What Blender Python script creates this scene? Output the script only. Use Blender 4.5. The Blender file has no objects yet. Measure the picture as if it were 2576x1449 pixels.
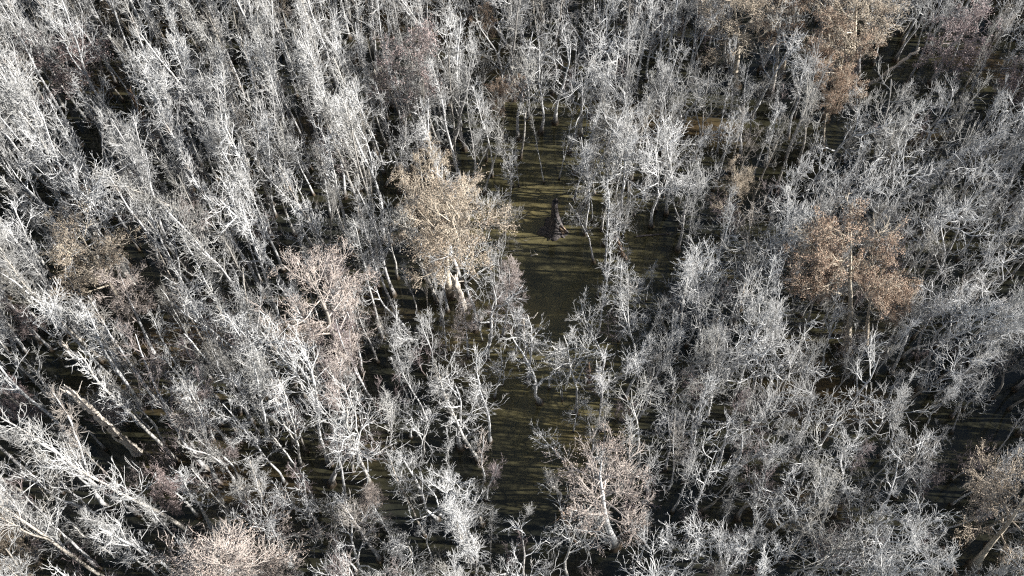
import bpy, math, random
import numpy as np
from mathutils import Vector, Matrix, Quaternion

rng = np.random.default_rng(11)
random.seed(11)
R = math.radians
S = bpy.context.scene
COL = S.collection

# ---------------------------------------------------------------- camera
CAM_H = 96.0
PITCH = 62.0                       # degrees below the horizon
FOC = 2817.0                       # focal length in units of a 2576-wide picture
PW, PH = 2576.0, 1449.0
cam_d = bpy.data.cameras.new('camera')
cam_d.sensor_width = 36.0
cam_d.lens = 36.0 * FOC / PW
cam_d.clip_start = 0.5
cam_d.clip_end = 3000
cam = bpy.data.objects.new('camera', cam_d)
COL.objects.link(cam)
cam.location = (0, 0, CAM_H)
cam.rotation_euler = (R(90 - PITCH), 0, 0)
S.camera = cam

# ---------------------------------------------------------------- sky, sun, exposure
SUN_EL, SUN_AZ = 26.0, 94.0        # azimuth measured from +Y towards +X
w = bpy.data.worlds.new('World'); S.world = w; w.use_nodes = True
nt = w.node_tree
sky = nt.nodes.new('ShaderNodeTexSky'); sky.sky_type = 'NISHITA'; sky.sun_disc = False
sky.sun_elevation = R(SUN_EL); sky.sun_rotation = R(SUN_AZ)
bg = nt.nodes['Background']; bg.inputs['Strength'].default_value = 0.05
nt.links.new(sky.outputs[0], bg.inputs[0])
sd = bpy.data.lights.new('sun', 'SUN'); sd.energy = 5.0; sd.angle = R(0.5); sd.color = (1, 0.98, 0.955)
sun = bpy.data.objects.new('sun', sd); COL.objects.link(sun)
to_sun = Vector((math.sin(R(SUN_AZ)) * math.cos(R(SUN_EL)), math.cos(R(SUN_AZ)) * math.cos(R(SUN_EL)), math.sin(R(SUN_EL))))
sun.rotation_euler = to_sun.to_track_quat('Z', 'Y').to_euler()
sun.location = to_sun * 200
vs = S.view_settings
vs.view_transform = 'Standard'; vs.look = 'None'; vs.exposure = 1.55; vs.gamma = 1.0; vs.use_curve_mapping = False
S.render.engine = 'CYCLES'
S.cycles.max_bounces = 5; S.cycles.diffuse_bounces = 2; S.cycles.glossy_bounces = 2
S.cycles.transmission_bounces = 2; S.cycles.use_denoising = False
S.cycles.filter_width = 1.2

# ---------------------------------------------------------------- picture <-> place
SP, CP = math.sin(R(PITCH)), math.cos(R(PITCH))
def ray(px, py):
    u, v = (px - PW/2) / FOC, (PH/2 - py) / FOC
    # camera axes: right=(1,0,0) up=(0,SP,CP) forward=(0,CP,-SP)
    return Vector((u, CP + v*SP, -SP + v*CP))
def ground(px, py, z=0.0):
    d = ray(px, py); t = (z - CAM_H) / d.z
    return Vector((d.x*t, d.y*t, z))
def proj(x, y, z):
    dz = z - CAM_H
    dep = y*CP - dz*SP
    return PW/2 + FOC*x/dep, PH/2 - FOC*(y*SP + dz*CP)/dep
def top_of(base, px, py):
    """point on the ray of (px,py) that is nearest to the vertical through base"""
    d = ray(px, py); d2 = Vector((d.x, d.y)); b = Vector((base.x, base.y))
    t = d2.dot(b) / d2.dot(d2)
    return Vector((0, 0, CAM_H)) + d*t

def inpoly(x, y, poly):
    c = False; j = len(poly) - 1
    for i in range(len(poly)):
        xi, yi = poly[i]; xj, yj = poly[j]
        if (yi > y) != (yj > y) and x < (xj-xi)*(y-yi)/(yj-yi) + xi: c = not c
        j = i
    return c

# ---------------------------------------------------------------- materials
def mat_new(name):
    m = bpy.data.materials.new(name); m.use_nodes = True
    n = m.node_tree; n.nodes.clear()
    out = n.nodes.new('ShaderNodeOutputMaterial'); b = n.nodes.new('ShaderNodeBsdfPrincipled')
    n.links.new(b.outputs[0], out.inputs[0])
    return m, n, b
def ramp(n, stops, fac):
    r = n.nodes.new('ShaderNodeValToRGB')
    els = r.color_ramp.elements
    while len(els) < len(stops): els.new(0.5)
    for e, (p, c) in zip(els, stops):
        e.position = p; e.color = (*c, 1)
    n.links.new(fac, r.inputs[0]); return r
def noise(n, scale, detail=3, coord='Object', vec_scale=None, rough=0.55):
    tc = n.nodes.new('ShaderNodeTexCoord'); t = n.nodes.new('ShaderNodeTexNoise')
    t.inputs['Scale'].default_value = scale; t.inputs['Detail'].default_value = detail
    t.inputs['Roughness'].default_value = rough
    src = tc.outputs[coord]
    if vec_scale:
        mp = n.nodes.new('ShaderNodeMapping'); mp.inputs['Scale'].default_value = vec_scale
        n.links.new(src, mp.inputs[0]); src = mp.outputs[0]
    n.links.new(src, t.inputs['Vector']); return t
def mixc(n, fac, a, b, mode='MIX'):
    m = n.nodes.new('ShaderNodeMix'); m.data_type = 'RGBA'; m.blend_type = mode
    if hasattr(fac, 'links'): n.links.new(fac, m.inputs[0])
    else: m.inputs[0].default_value = fac
    for i, c in ((6, a), (7, b)):
        if hasattr(c, 'links'): n.links.new(c, m.inputs[i])
        else: m.inputs[i].default_value = (*c, 1)
    return m.outputs[2]

def bark(name, stops, foot=(0.06, 0.045, 0.03), patch=(0.20, 0.14, 0.09), patch_amt=0.55):
    """bark: each tree takes its own tone, blotchy lichen, brown patches, a wet dark foot"""
    m, n, b = mat_new(name)
    oi = n.nodes.new('ShaderNodeObjectInfo')
    base = ramp(n, stops, oi.outputs['Random']).outputs[0]
    t = noise(n, 1.3, 4)
    r = ramp(n, [(0.42, (1, 1, 1)), (0.70, (0.62, 0.61, 0.59))], t.outputs[0]).outputs[0]
    c = mixc(n, 1.0, base, r, 'MULTIPLY')
    t2 = noise(n, 0.5, 3)
    f2 = ramp(n, [(0.60, (0, 0, 0)), (0.72, (patch_amt,)*3)], t2.outputs[0]).outputs[0]
    c = mixc(n, f2, c, patch)
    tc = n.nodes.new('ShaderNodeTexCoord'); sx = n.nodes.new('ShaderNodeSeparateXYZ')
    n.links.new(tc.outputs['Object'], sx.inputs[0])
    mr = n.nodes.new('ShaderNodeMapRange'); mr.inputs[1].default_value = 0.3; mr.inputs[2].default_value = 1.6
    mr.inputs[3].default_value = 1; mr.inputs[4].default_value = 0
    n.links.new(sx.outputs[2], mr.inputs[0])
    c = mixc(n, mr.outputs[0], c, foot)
    n.links.new(c, b.inputs['Base Color'])
    b.inputs['Roughness'].default_value = 0.85; b.inputs['Specular IOR Level'].default_value = 0.2
    return m

G = 'grey'
MAT = {}
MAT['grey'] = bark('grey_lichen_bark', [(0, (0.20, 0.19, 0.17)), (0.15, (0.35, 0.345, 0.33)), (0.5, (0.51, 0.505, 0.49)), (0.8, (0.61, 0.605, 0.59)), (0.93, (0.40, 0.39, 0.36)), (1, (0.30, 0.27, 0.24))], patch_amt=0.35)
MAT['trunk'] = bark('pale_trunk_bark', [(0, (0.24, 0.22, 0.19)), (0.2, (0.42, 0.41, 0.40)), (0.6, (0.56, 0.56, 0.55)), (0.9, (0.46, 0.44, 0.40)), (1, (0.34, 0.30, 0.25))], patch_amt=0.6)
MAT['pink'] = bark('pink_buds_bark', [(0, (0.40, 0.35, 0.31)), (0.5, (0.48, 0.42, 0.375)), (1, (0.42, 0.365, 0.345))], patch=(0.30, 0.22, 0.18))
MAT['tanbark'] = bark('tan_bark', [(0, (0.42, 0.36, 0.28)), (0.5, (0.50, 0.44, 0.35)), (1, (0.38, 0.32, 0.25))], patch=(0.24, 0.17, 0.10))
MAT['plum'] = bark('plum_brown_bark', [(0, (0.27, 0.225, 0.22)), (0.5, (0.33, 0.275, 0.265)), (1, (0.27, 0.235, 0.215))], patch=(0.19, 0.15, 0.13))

def leafmat(name, a, b_, c_):
    m, n, b = mat_new(name)
    g = n.nodes.new('ShaderNodeNewGeometry')
    c = ramp(n, [(0, a), (0.5, b_), (1, c_)], g.outputs['Random Per Island']).outputs[0]
    t = noise(n, 0.8, 2)
    c = mixc(n, 1.0, c, ramp(n, [(0.35, (0.75, 0.7, 0.7)), (0.65, (1, 1, 1))], t.outputs[0]).outputs[0], 'MULTIPLY')
    n.links.new(c, b.inputs['Base Color'])
    b.inputs['Roughness'].default_value = 0.8; b.inputs['Specular IOR Level'].default_value = 0.15
    return m
MAT['leaf_tan'] = leafmat('dry_tan_needles', (0.34, 0.285, 0.21), (0.45, 0.385, 0.295), (0.25, 0.195, 0.14))
MAT['leaf_rust'] = leafmat('rusty_dead_leaves', (0.33, 0.245, 0.175), (0.43, 0.325, 0.24), (0.22, 0.155, 0.11))
MAT['leaf_pink'] = leafmat('pinkish_buds', (0.42, 0.345, 0.285), (0.48, 0.40, 0.34), (0.34, 0.28, 0.25))
MAT['leaf_plum'] = leafmat('plum_brown_leaves', (0.30, 0.235, 0.22), (0.35, 0.285, 0.26), (0.23, 0.18, 0.175))

def water_mat():
    m, n, b = mat_new('murky_water')
    t = noise(n, 0.05, 4, 'Object', (1, 1.6, 1))
    # sunlit pool and channel painted lighter, tree shade over the rest painted darker
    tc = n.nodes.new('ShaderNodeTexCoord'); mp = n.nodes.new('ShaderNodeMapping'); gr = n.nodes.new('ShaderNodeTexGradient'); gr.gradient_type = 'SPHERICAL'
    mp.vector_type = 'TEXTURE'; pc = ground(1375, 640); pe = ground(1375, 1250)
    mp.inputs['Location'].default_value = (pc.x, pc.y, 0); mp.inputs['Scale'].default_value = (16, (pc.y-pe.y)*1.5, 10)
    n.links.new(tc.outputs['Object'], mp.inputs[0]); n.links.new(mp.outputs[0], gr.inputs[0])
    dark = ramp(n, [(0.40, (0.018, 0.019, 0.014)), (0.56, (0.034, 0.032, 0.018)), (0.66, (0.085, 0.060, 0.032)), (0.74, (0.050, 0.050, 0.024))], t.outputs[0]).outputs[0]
    sunlit_tone = ramp(n, [(0.36, (0.056, 0.052, 0.029)), (0.50, (0.090, 0.080, 0.040)), (0.62, (0.155, 0.128, 0.058))], t.outputs[0]).outputs[0]
    c = mixc(n, ramp(n, [(0.25, (0, 0, 0)), (0.55, (1, 1, 1))], gr.outputs[0]).outputs[0], dark, sunlit_tone)
    t3 = noise(n, 0.6, 5, 'Object')
    c = mixc(n, 1.0, c, ramp(n, [(0.3, (0.72, 0.72, 0.72)), (0.7, (1.15, 1.12, 1.05))], t3.outputs[0]).outputs[0], 'MULTIPLY')
    n.links.new(c, b.inputs['Base Color'])
    b.inputs['Roughness'].default_value = 0.07; b.inputs['IOR'].default_value = 1.33
    t2 = noise(n, 1.8, 3, 'Object', (1, 0.5, 1))
    bu = n.nodes.new('ShaderNodeBump'); bu.inputs['Strength'].default_value = 0.12; bu.inputs['Distance'].default_value = 0.03
    n.links.new(t2.outputs[0], bu.inputs['Height']); n.links.new(bu.outputs[0], b.inputs['Normal'])
    return m
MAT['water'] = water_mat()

def deadwood(name, stops, scale=(9, 9, 0.9), bump=0.5):
    m, n, b = mat_new(name)
    t = noise(n, 1.0, 5, 'Object', scale)
    c = ramp(n, stops, t.outputs[0]).outputs[0]
    n.links.new(c, b.inputs['Base Color']); b.inputs['Roughness'].default_value = 0.85
    bu = n.nodes.new('ShaderNodeBump'); bu.inputs['Strength'].default_value = bump; bu.inputs['Distance'].default_value = 0.05
    n.links.new(t.outputs[0], bu.inputs['Height']); n.links.new(bu.outputs[0], b.inputs['Normal'])
    return m
MAT['stump'] = deadwood('charred_dark_bark', [(0.3, (0.014, 0.012, 0.014)), (0.52, (0.050, 0.042, 0.040)), (0.72, (0.16, 0.13, 0.115))])
MAT['rot'] = deadwood('orange_rotten_wood', [(0.3, (0.08, 0.055, 0.037)), (0.5, (0.22, 0.15, 0.10)), (0.7, (0.36, 0.26, 0.185))])
MAT['snag'] = deadwood('bleached_dead_wood', [(0.28, (0.20, 0.15, 0.10)), (0.38, (0.48, 0.42, 0.34)), (0.6, (0.62, 0.56, 0.49)), (0.75, (0.42, 0.32, 0.20))])
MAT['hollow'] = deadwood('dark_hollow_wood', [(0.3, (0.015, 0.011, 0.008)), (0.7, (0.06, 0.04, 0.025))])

# ---------------------------------------------------------------- mesh building
def mesh_from(name, V, F4, F3, mats, mi4=None, mi3=None, smooth=True):
    """V (n,3) ; F4 (a,4) quads ; F3 (b,3) tris"""
    me = bpy.data.meshes.new(name)
    n4, n3 = len(F4), len(F3)
    me.vertices.add(len(V)); me.vertices.foreach_set('co', np.asarray(V, np.float32).ravel())
    me.loops.add(n4*4 + n3*3)
    li = np.concatenate([np.asarray(F4, np.int32).ravel(), np.asarray(F3, np.int32).ravel()])
    me.loops.foreach_set('vertex_index', li)
    me.polygons.add(n4 + n3)
    st = np.concatenate([np.arange(n4)*4, n4*4 + np.arange(n3)*3]).astype(np.int32)
    me.polygons.foreach_set('loop_start', st)
    if mi4 is not None or mi3 is not None:
        mi = np.concatenate([mi4 if mi4 is not None else np.zeros(n4, np.int32), mi3 if mi3 is not None else np.zeros(n3, np.int32)])
        me.polygons.foreach_set('material_index', mi.astype(np.int32))
    if smooth: me.polygons.foreach_set('use_smooth', np.ones(n4+n3, bool))
    for m in mats: me.materials.append(m)
    me.update(calc_edges=True)
    return me

class Geo:
    def __init__(s): s.V = []; s.F4 = []; s.F3 = []; s.m4 = []; s.m3 = []; s.n = 0
    def add(s, V, F4=None, F3=None, mi=0):
        V = np.asarray(V).reshape(-1, 3)
        if F4 is not None and len(F4): s.F4.append(np.asarray(F4).reshape(-1, 4) + s.n); s.m4.append(np.full(len(s.F4[-1]), mi))
        if F3 is not None and len(F3): s.F3.append(np.asarray(F3).reshape(-1, 3) + s.n); s.m3.append(np.full(len(s.F3[-1]), mi))
        s.V.append(V); s.n += len(V)
    def mesh(s, name, mats, smooth=True):
        c = lambda L, k: np.concatenate(L) if L else np.zeros((0, k), np.int32)
        return mesh_from(name, np.concatenate(s.V), c(s.F4, 4), c(s.F3, 3), mats,
                         np.concatenate(s.m4) if s.m4 else np.zeros(0, np.int32), np.concatenate(s.m3) if s.m3 else np.zeros(0, np.int32), smooth)
    def tubes(s, P, Rd, sides, mi=0, tip=False):
        """P (m,n,3) poly-lines, Rd (m,n) radii"""
        m, n, _ = P.shape
        if m == 0: return
        T = np.gradient(P, axis=1)
        T /= np.linalg.norm(T, axis=2, keepdims=True) + 1e-9
        mt = T.mean(axis=1)
        ref = np.where(np.abs(mt[:, 2:3]) > 0.8, np.array([[1., 0, 0]]), np.array([[0, 0, 1.]]))
        A = np.cross(T, ref[:, None, :]); A /= np.linalg.norm(A, axis=2, keepdims=True) + 1e-9
        B = np.cross(T, A)
        a = np.arange(sides) * 2*math.pi/sides
        ring = P[:, :, None, :] + Rd[:, :, None, None] * (A[:, :, None, :]*np.cos(a)[None, None, :, None] + B[:, :, None, :]*np.sin(a)[None, None, :, None])
        k = np.arange(sides); k2 = (k+1) % sides
        if tip:
            body = ring[:, :-1].reshape(m, -1, 3)
            V = np.concatenate([body, P[:, -1:, :]], axis=1); per = (n-1)*sides + 1
            segs = n-2
        else:
            V = ring.reshape(m, -1, 3); per = n*sides; segs = n-1
        F4 = None; F3 = None
        off = (np.arange(m)*per)[:, None]
        if segs > 0:
            q = np.concatenate([np.stack([j*sides+k, j*sides+k2, (j+1)*sides+k2, (j+1)*sides+k], 1) for j in range(segs)])
            F4 = (q[None] + off[:, :, None]).reshape(-1, 4)
        if tip:
            q = np.stack([(n-2)*sides+k, (n-2)*sides+k2, np.full(sides, per-1)], 1)
            F3 = (q[None] + off[:, :, None]).reshape(-1, 3)
        s.add(V.reshape(-1, 3), F4, F3, mi)

def unit(v): return v / (np.linalg.norm(v, axis=-1, keepdims=True) + 1e-9)
def grow(P0, D, L, n, wig, up, g):
    P = [P0]; D = unit(D)
    for k in range(n):
        D = unit(D + wig*g.normal(size=D.shape) + np.array([0, 0, 1.0])*up)
        P.append(P[-1] + D*(L/n)[:, None])
    return np.stack(P, 1)
def rad(r0, r1, n, p=1.0):
    t = np.linspace(0, 1, n+1)[None]**p
    return r0[:, None]*(1-t) + r1[:, None]*t
def sprout(P, Rd, k, t0, t1, ang, ajit, g, even=True):
    """k children on each of the poly-lines of P; returns start, direction, parameter, parent radius"""
    m, n, _ = P.shape
    idx = np.repeat(np.arange(m), k)
    if even:
        t = t0 + (t1-t0)*((np.tile(np.arange(k), m) + g.uniform(0, 1, m*k))/k)
    else:
        t = g.uniform(t0, t1, m*k)
    f = t*(n-1); i = np.minimum(f.astype(int), n-2); fr = (f-i)[:, None]
    a, b = P[idx, i], P[idx, i+1]
    pos = a*(1-fr) + b*fr
    T = unit(b - a)
    rr = Rd[idx, i]*(1-fr[:, 0]) + Rd[idx, i+1]*fr[:, 0]
    perp = unit(np.cross(T, unit(g.normal(size=T.shape))))
    an = R(1)*(ang + ajit*g.normal(size=len(T)))[:, None]
    return pos, unit(T*np.cos(an) + perp*np.sin(an)), t, rr, idx

# ------------------------------------------------ species: functions giving (trunk geo, crown geo) for a tree of its real height
def foot_flare(rd, P, amt):
    h = P[..., 2]
    return rd*(1 + amt*np.exp(-h/0.7))

def tw(geo, P, rd, k3, k4, l3, l4, g, mi=0, up=0.08, thick=1.0, ang=36):
    """the last two orders of twigs on poly-lines P"""
    p, d, t, rr, _ = sprout(P, rd, k3, 0.10, 1.0, ang, 11, g)
    L = l3*g.uniform(0.6, 1.35, len(p))*(1.2-0.5*t)
    P3 = grow(p, d, L, 3, 0.15, up, g)
    r3 = rad(np.minimum(rr*0.8, 0.024*thick), np.full(len(p), 0.014*thick), 3)
    geo.tubes(P3, r3, 3, mi)
    p, d, t, rr, _ = sprout(P3, r3, k4, 0.15, 1.0, 36, 12, g)
    L = l4*g.uniform(0.5, 1.4, len(p))
    P4 = grow(p, d, L, 2, 0.13, up, g)
    geo.tubes(P4, rad(np.full(len(p), 0.0145*thick), np.full(len(p), 0.004), 2), 3, mi, tip=True)
    return P4

def slender(seed, H=16.0, base_t=0.38, spread=1.0, dense=1.0, thick=1.0):
    g = np.random.default_rng(seed)
    tr, cr = Geo(), Geo()
    P0 = grow(np.array([[0, 0, -0.4]]), np.array([[g.normal()*0.04, g.normal()*0.04, 1.]]), np.array([H+0.4]), 12, 0.055, 0.10, g)
    r0 = rad(np.array([0.15*g.uniform(0.75, 1.3)]), np.array([0.035]), 12, 0.9)
    r0 = foot_flare(r0, P0, 0.8)
    tr.tubes(P0, r0, 7)
    if g.random() < 0.45:            # a second leader
        p, d, t, rr, _ = sprout(P0, r0, 1, 0.3, 0.6, 16, 5, g)
        Pb = grow(p, d + [0, 0, 0.4], (1.02-t)*H*g.uniform(0.7, 0.95), 12, 0.06, 0.10, g)
        rb = rad(rr*0.75, np.array([0.025]), 12)
        tr.tubes(Pb, rb, 6)
        P0 = np.concatenate([P0, Pb]); r0 = np.concatenate([r0, rb])
    m = len(P0)
    k = int(g.integers(13, 19)*dense/(1 if m == 1 else 1.5))
    p, d, t, rr, _ = sprout(P0, r0, k, base_t, 0.97, 38, 12, g)
    q = len(p)
    d[:, 2] = np.abs(d[:, 2])*0.8 + 0.3; d = unit(d)
    L = spread*g.lognormal(0, 0.42, q)*(1.9*(1.05-t)+0.55)
    P1 = grow(p, d, L, 7, 0.19, 0.15, g)
    r1 = rad(np.minimum(rr*0.6, 0.058), np.full(q, 0.017), 7)
    cr.tubes(P1, r1, 4)
    p, d, t, rr, _ = sprout(P1, r1, 4, 0.15, 1.0, 38, 12, g)
    L = spread*g.uniform(0.4, 1.3, len(p))*(1.25 - 0.5*t)
    P2 = grow(p, d, L, 4, 0.18, 0.10, g)
    r2 = rad(np.minimum(rr*0.8, 0.024), np.full(len(p), 0.012), 4)
    cr.tubes(P2, r2, 3)
    tw(cr, P2, r2, 2, 2, 0.66*spread, 0.40, g, thick=thick*0.92)
    # a few dead stubs on the clean bole
    p, d, t, rr, _ = sprout(P0[:1], r0[:1], 5, 0.12, base_t, 65, 15, g)
    Ps = grow(p, d, g.uniform(0.2, 1.1, len(p)), 3, 0.25, 0.02, g)
    cr.tubes(Ps, rad(np.full(len(p), 0.022), np.full(len(p), 0.006), 3), 3, tip=True)
    return tr, cr, H

def spreading(seed, H=13.0, fork=0.5, width=1.0, crook=1.0, dense=1.0, thick=1.0, limbs=None):
    g = np.random.default_rng(seed)
    tr, cr = Geo(), Geo()
    n0 = 10
    P0 = grow(np.array([[0, 0, -0.4]]), np.array([[g.normal()*0.07, g.normal()*0.07, 1.]]), np.array([H*0.93]), n0, 0.10*crook, 0.10, g)
    rb = 0.15*g.uniform(0.75, 1.3)
    r0 = foot_flare(rad(np.array([rb]), np.array([0.03]), n0, 0.9), P0, 0.9)
    tr.tubes(P0, r0, 7)
    k = limbs or int(g.integers(7, 11))
    p, d, t, rr, _ = sprout(P0, r0, k, fork, 0.93, 52, 12, g)
    d[:, 2] = np.abs(d[:, 2])*0.7 + 0.15; d = unit(d)
    L = width*H*g.uniform(0.16, 0.31, k)*(1.25-0.5*t)
    P1 = grow(p, d, L, 8, 0.19*crook, 0.07, g)
    r1 = rad(np.minimum(rr*0.75, 0.10), np.full(k, 0.018), 8)
    cr.tubes(P1, r1, 5)
    p, d, t, rr, _ = sprout(P1, r1, 5, 0.25, 1.0, 40, 12, g)
    L = width*g.uniform(0.6, 2.0, len(p))*(1.25 - 0.5*t)
    P2 = grow(p, d, L, 5, 0.23*crook, 0.08, g)
    r2 = rad(np.minimum(rr*0.75, 0.036), np.full(len(p), 0.013), 5)
    cr.tubes(P2, r2, 3)
    tw(cr, P2, r2, int(3*dense+.5), 2, 0.85*width, 0.50, g, thick=thick*0.92)
    return tr, cr, H

def leafy(seed, H=13.0, kind='round', nleaf=7000, size=0.10, low=0.42, width=1.0):
    """tree whose crown still carries dry leaves or dense buds"""
    g = np.random.default_rng(seed)
    tr, cr = Geo(), Geo()
    n0 = 10
    P0 = grow(np.array([[0, 0, -0.4]]), np.array([[g.normal()*0.04, g.normal()*0.04, 1.]]), np.array([H]), n0, 0.06, 0.10, g)
    r0 = foot_flare(rad(np.array([0.22]), np.array([0.03]), n0, 0.9), P0, 1.0)
    tr.tubes(P0, r0, 8)
    if kind == 'round':
        k = 16; p, d, t, rr, _ = sprout(P0, r0, k, low, 0.95, 58, 10, g)
        d[:, 2] = np.abs(d[:, 2])*0.7+0.12; d = unit(d)
        L = width*H*g.uniform(0.24, 0.36, k)*(1.3-0.65*t)
    else:
        k = 26; p, d, t, rr, _ = sprout(P0, r0, k, 0.28, 0.98, 66, 8, g)
        d[:, 2] = np.abs(d[:, 2])*0.7+0.1; d = unit(d)
        L = width*H*g.uniform(0.7, 1.1, k)*(0.34*(1.08-t)+0.03)
    P1 = grow(p, d, L, 6, 0.14, 0.05, g)
    r1 = rad(np.minimum(rr*0.6, 0.085), np.full(k, 0.016), 6)
    cr.tubes(P1, r1, 4)
    p, d, t, rr, _ = sprout(P1, r1, 7, 0.15, 1.0, 48, 14, g)
    L = width*g.uniform(0.7, 1.5, len(p))*(1.2-0.5*t)
    P2 = grow(p, d, L, 4, 0.2, 0.08, g)
    r2 = rad(np.minimum(rr*0.7, 0.03), np.full(len(p), 0.012), 4)
    cr.tubes(P2, r2, 3)
    P4 = tw(cr, P2, r2, 5, 3, 0.55, 0.32, g, thick=0.8)
    if nleaf:
        m = len(P4); i = g.integers(0, m, nleaf)
        # leaves thin out on some sprays and crowd on others
        keep = (np.sin(P4[i, 1, 0]*1.9+seed)+np.sin(P4[i, 1, 1]*2.3)+np.sin(P4[i, 1, 2]*2.1)) > -1.1
        i = i[keep]; q = len(i)
        c = P4[i, 1] + g.normal(size=(q, 3))*0.10
        a = unit(g.normal(size=(q, 3)))*size*g.uniform(0.5, 1.3, (q, 1)); b = unit(np.cross(a, g.normal(size=(q, 3))))*size*0.45
        V = np.stack([c-a, c+b, c+a*1.0, c-b], 1).reshape(-1, 3)
        F = np.arange(q*4).reshape(-1, 4)
        cr.add(V, F, None, 1)
    return tr, cr, H

def understory(seed, H=5.0, dense=1.0):
    g = np.random.default_rng(seed)
    tr, cr = Geo(), Geo()
    k0 = int(g.integers(2, 5))
    D = np.stack([g.normal(size=k0)*0.28, g.normal(size=k0)*0.28, np.ones(k0)], 1)
    P0 = grow(np.concatenate([g.normal(size=(k0, 2))*0.12, np.full((k0, 1), -0.2)], 1), D, H*g.uniform(0.75, 1.1, k0), 7, 0.13, 0.08, g)
    r0 = rad(np.full(k0, 0.05), np.full(k0, 0.014), 7)
    tr.tubes(P0, r0, 5)
    p, d, t, rr, _ = sprout(P0, r0, 8, 0.3, 1.0, 48, 12, g)
    P1 = grow(p, d, g.uniform(0.7, 1.5, len(p))*(1.3-0.6*t), 4, 0.2, 0.08, g)
    r1 = rad(np.minimum(rr*0.7, 0.025), np.full(len(p), 0.012), 4)
    cr.tubes(P1, r1, 3)
    tw(cr, P1, r1, int(4*dense), 3, 0.7, 0.4, g, thick=0.85)
    return tr, cr, H

# ---------------------------------------------------------------- variants (mesh data shared by the copies)
VAR = {}
def variant(key, res, mt, mc):
    tr, cr, H = res
    VAR.setdefault(key, []).append((tr.mesh(key+'_trunk', [MAT[mt]]), cr.mesh(key+'_crown', [MAT[x] for x in mc]), H, (tr, cr, mt, mc)))
for i in range(14):
    variant('slender', slender(100+i, H=15+(i % 4)*0.8, base_t=0.32+0.06*(i % 4), spread=0.78+0.14*(i % 3)), 'trunk', ['grey'])
for i in range(14):
    variant('spreading', spreading(200+i, H=12+(i % 3), fork=0.36+0.06*(i % 4), width=0.74+0.12*(i % 4), crook=0.8+0.25*(i % 3)), 'trunk', ['grey'])
for i in range(4):
    variant('grand', spreading(800+i, H=19, fork=0.38, width=0.62, crook=0.9, dense=1.5, limbs=15), 'trunk', ['grey'])
    variant('tall', slender(820+i, H=20, base_t=0.40, spread=1.25, dense=1.3), 'trunk', ['grey'])
for i in range(4):
    variant('pinky', leafy(300+i, H=12, kind='cone' if i % 2 else 'round', nleaf=6000, size=0.035, width=0.85), 'trunk', ['pink', 'leaf_pink'])
for i in range(4):
    variant('tan', leafy(400+i, H=12, kind='round', nleaf=15000, size=0.045), 'tanbark', ['tanbark', 'leaf_tan'])
for i in range(3):
    variant('rust', leafy(500+i, H=12, kind='round', nleaf=24000, size=0.055, low=0.52), 'tanbark', ['tanbark', 'leaf_rust'])
for i in range(3):
    variant('plum', leafy(600+i, H=11, kind='round', nleaf=5000, size=0.07), 'trunk', ['plum', 'leaf_plum'])
for i in range(6):
    variant('under', understory(700+i, H=4.5+i*0.4), 'plum' if i % 2 else 'trunk', ['plum' if i % 2 else 'grey'])

# ---------------------------------------------------------------- objects
def tag(o, label=None, cat=None, group=None, kind=None):
    if label: o['label'] = label
    if cat: o['category'] = cat
    if group: o['group'] = group
    if kind: o['kind'] = kind
    return o
def part(name, me, parent):
    o = bpy.data.objects.new(name, me); COL.objects.link(o); o.parent = parent; return o

TREES = []      # (root, kind, base px, top px)
def place(kind, name, base, height, rz, lean=(0, 0), vi=None, wide=1.0, mats=None):
    vs_ = VAR[kind]; vi = random.randrange(len(vs_)) if vi is None else vi % len(vs_)
    trm, crm, H, _ = vs_[vi]
    e = bpy.data.objects.new(name, None); COL.objects.link(e)
    e.empty_display_size = 0.5
    s = height / H
    q = Vector((lean[0], lean[1], 1)).normalized()
    rot = Vector((0, 0, 1)).rotation_difference(q) @ Quaternion((0, 0, 1), rz)
    e.location = (base[0], base[1], 0); e.rotation_mode = 'QUATERNION'; e.rotation_quaternion = rot
    e.scale = (s*wide, s*wide, s)
    t = part('trunk', trm, e); c = part('crown', crm, e)
    if mats:
        for ob, ml in ((t, mats[0]), (c, mats[1])):
            for k, mn in enumerate(ml):
                ob.material_slots[k].link = 'OBJECT'; ob.material_slots[k].material = MAT[mn]
    return e

# ---- setting: the water the whole forest stands in
gw = Geo()
X = np.array([-500, -120, -60, 0, 60, 120, 500.]); Y = np.array([-300, -20, 20, 60, 110, 170, 700.])
XX, YY = np.meshgrid(X, Y)
V = np.stack([XX.ravel(), YY.ravel(), np.zeros(XX.size)], 1)
F = [(j*7+i, j*7+i+1, (j+1)*7+i+1, (j+1)*7+i) for j in range(6) for i in range(6)]
gw.add(V, F)
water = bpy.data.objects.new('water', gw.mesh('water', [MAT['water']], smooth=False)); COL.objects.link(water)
tag(water, kind='structure')

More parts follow.
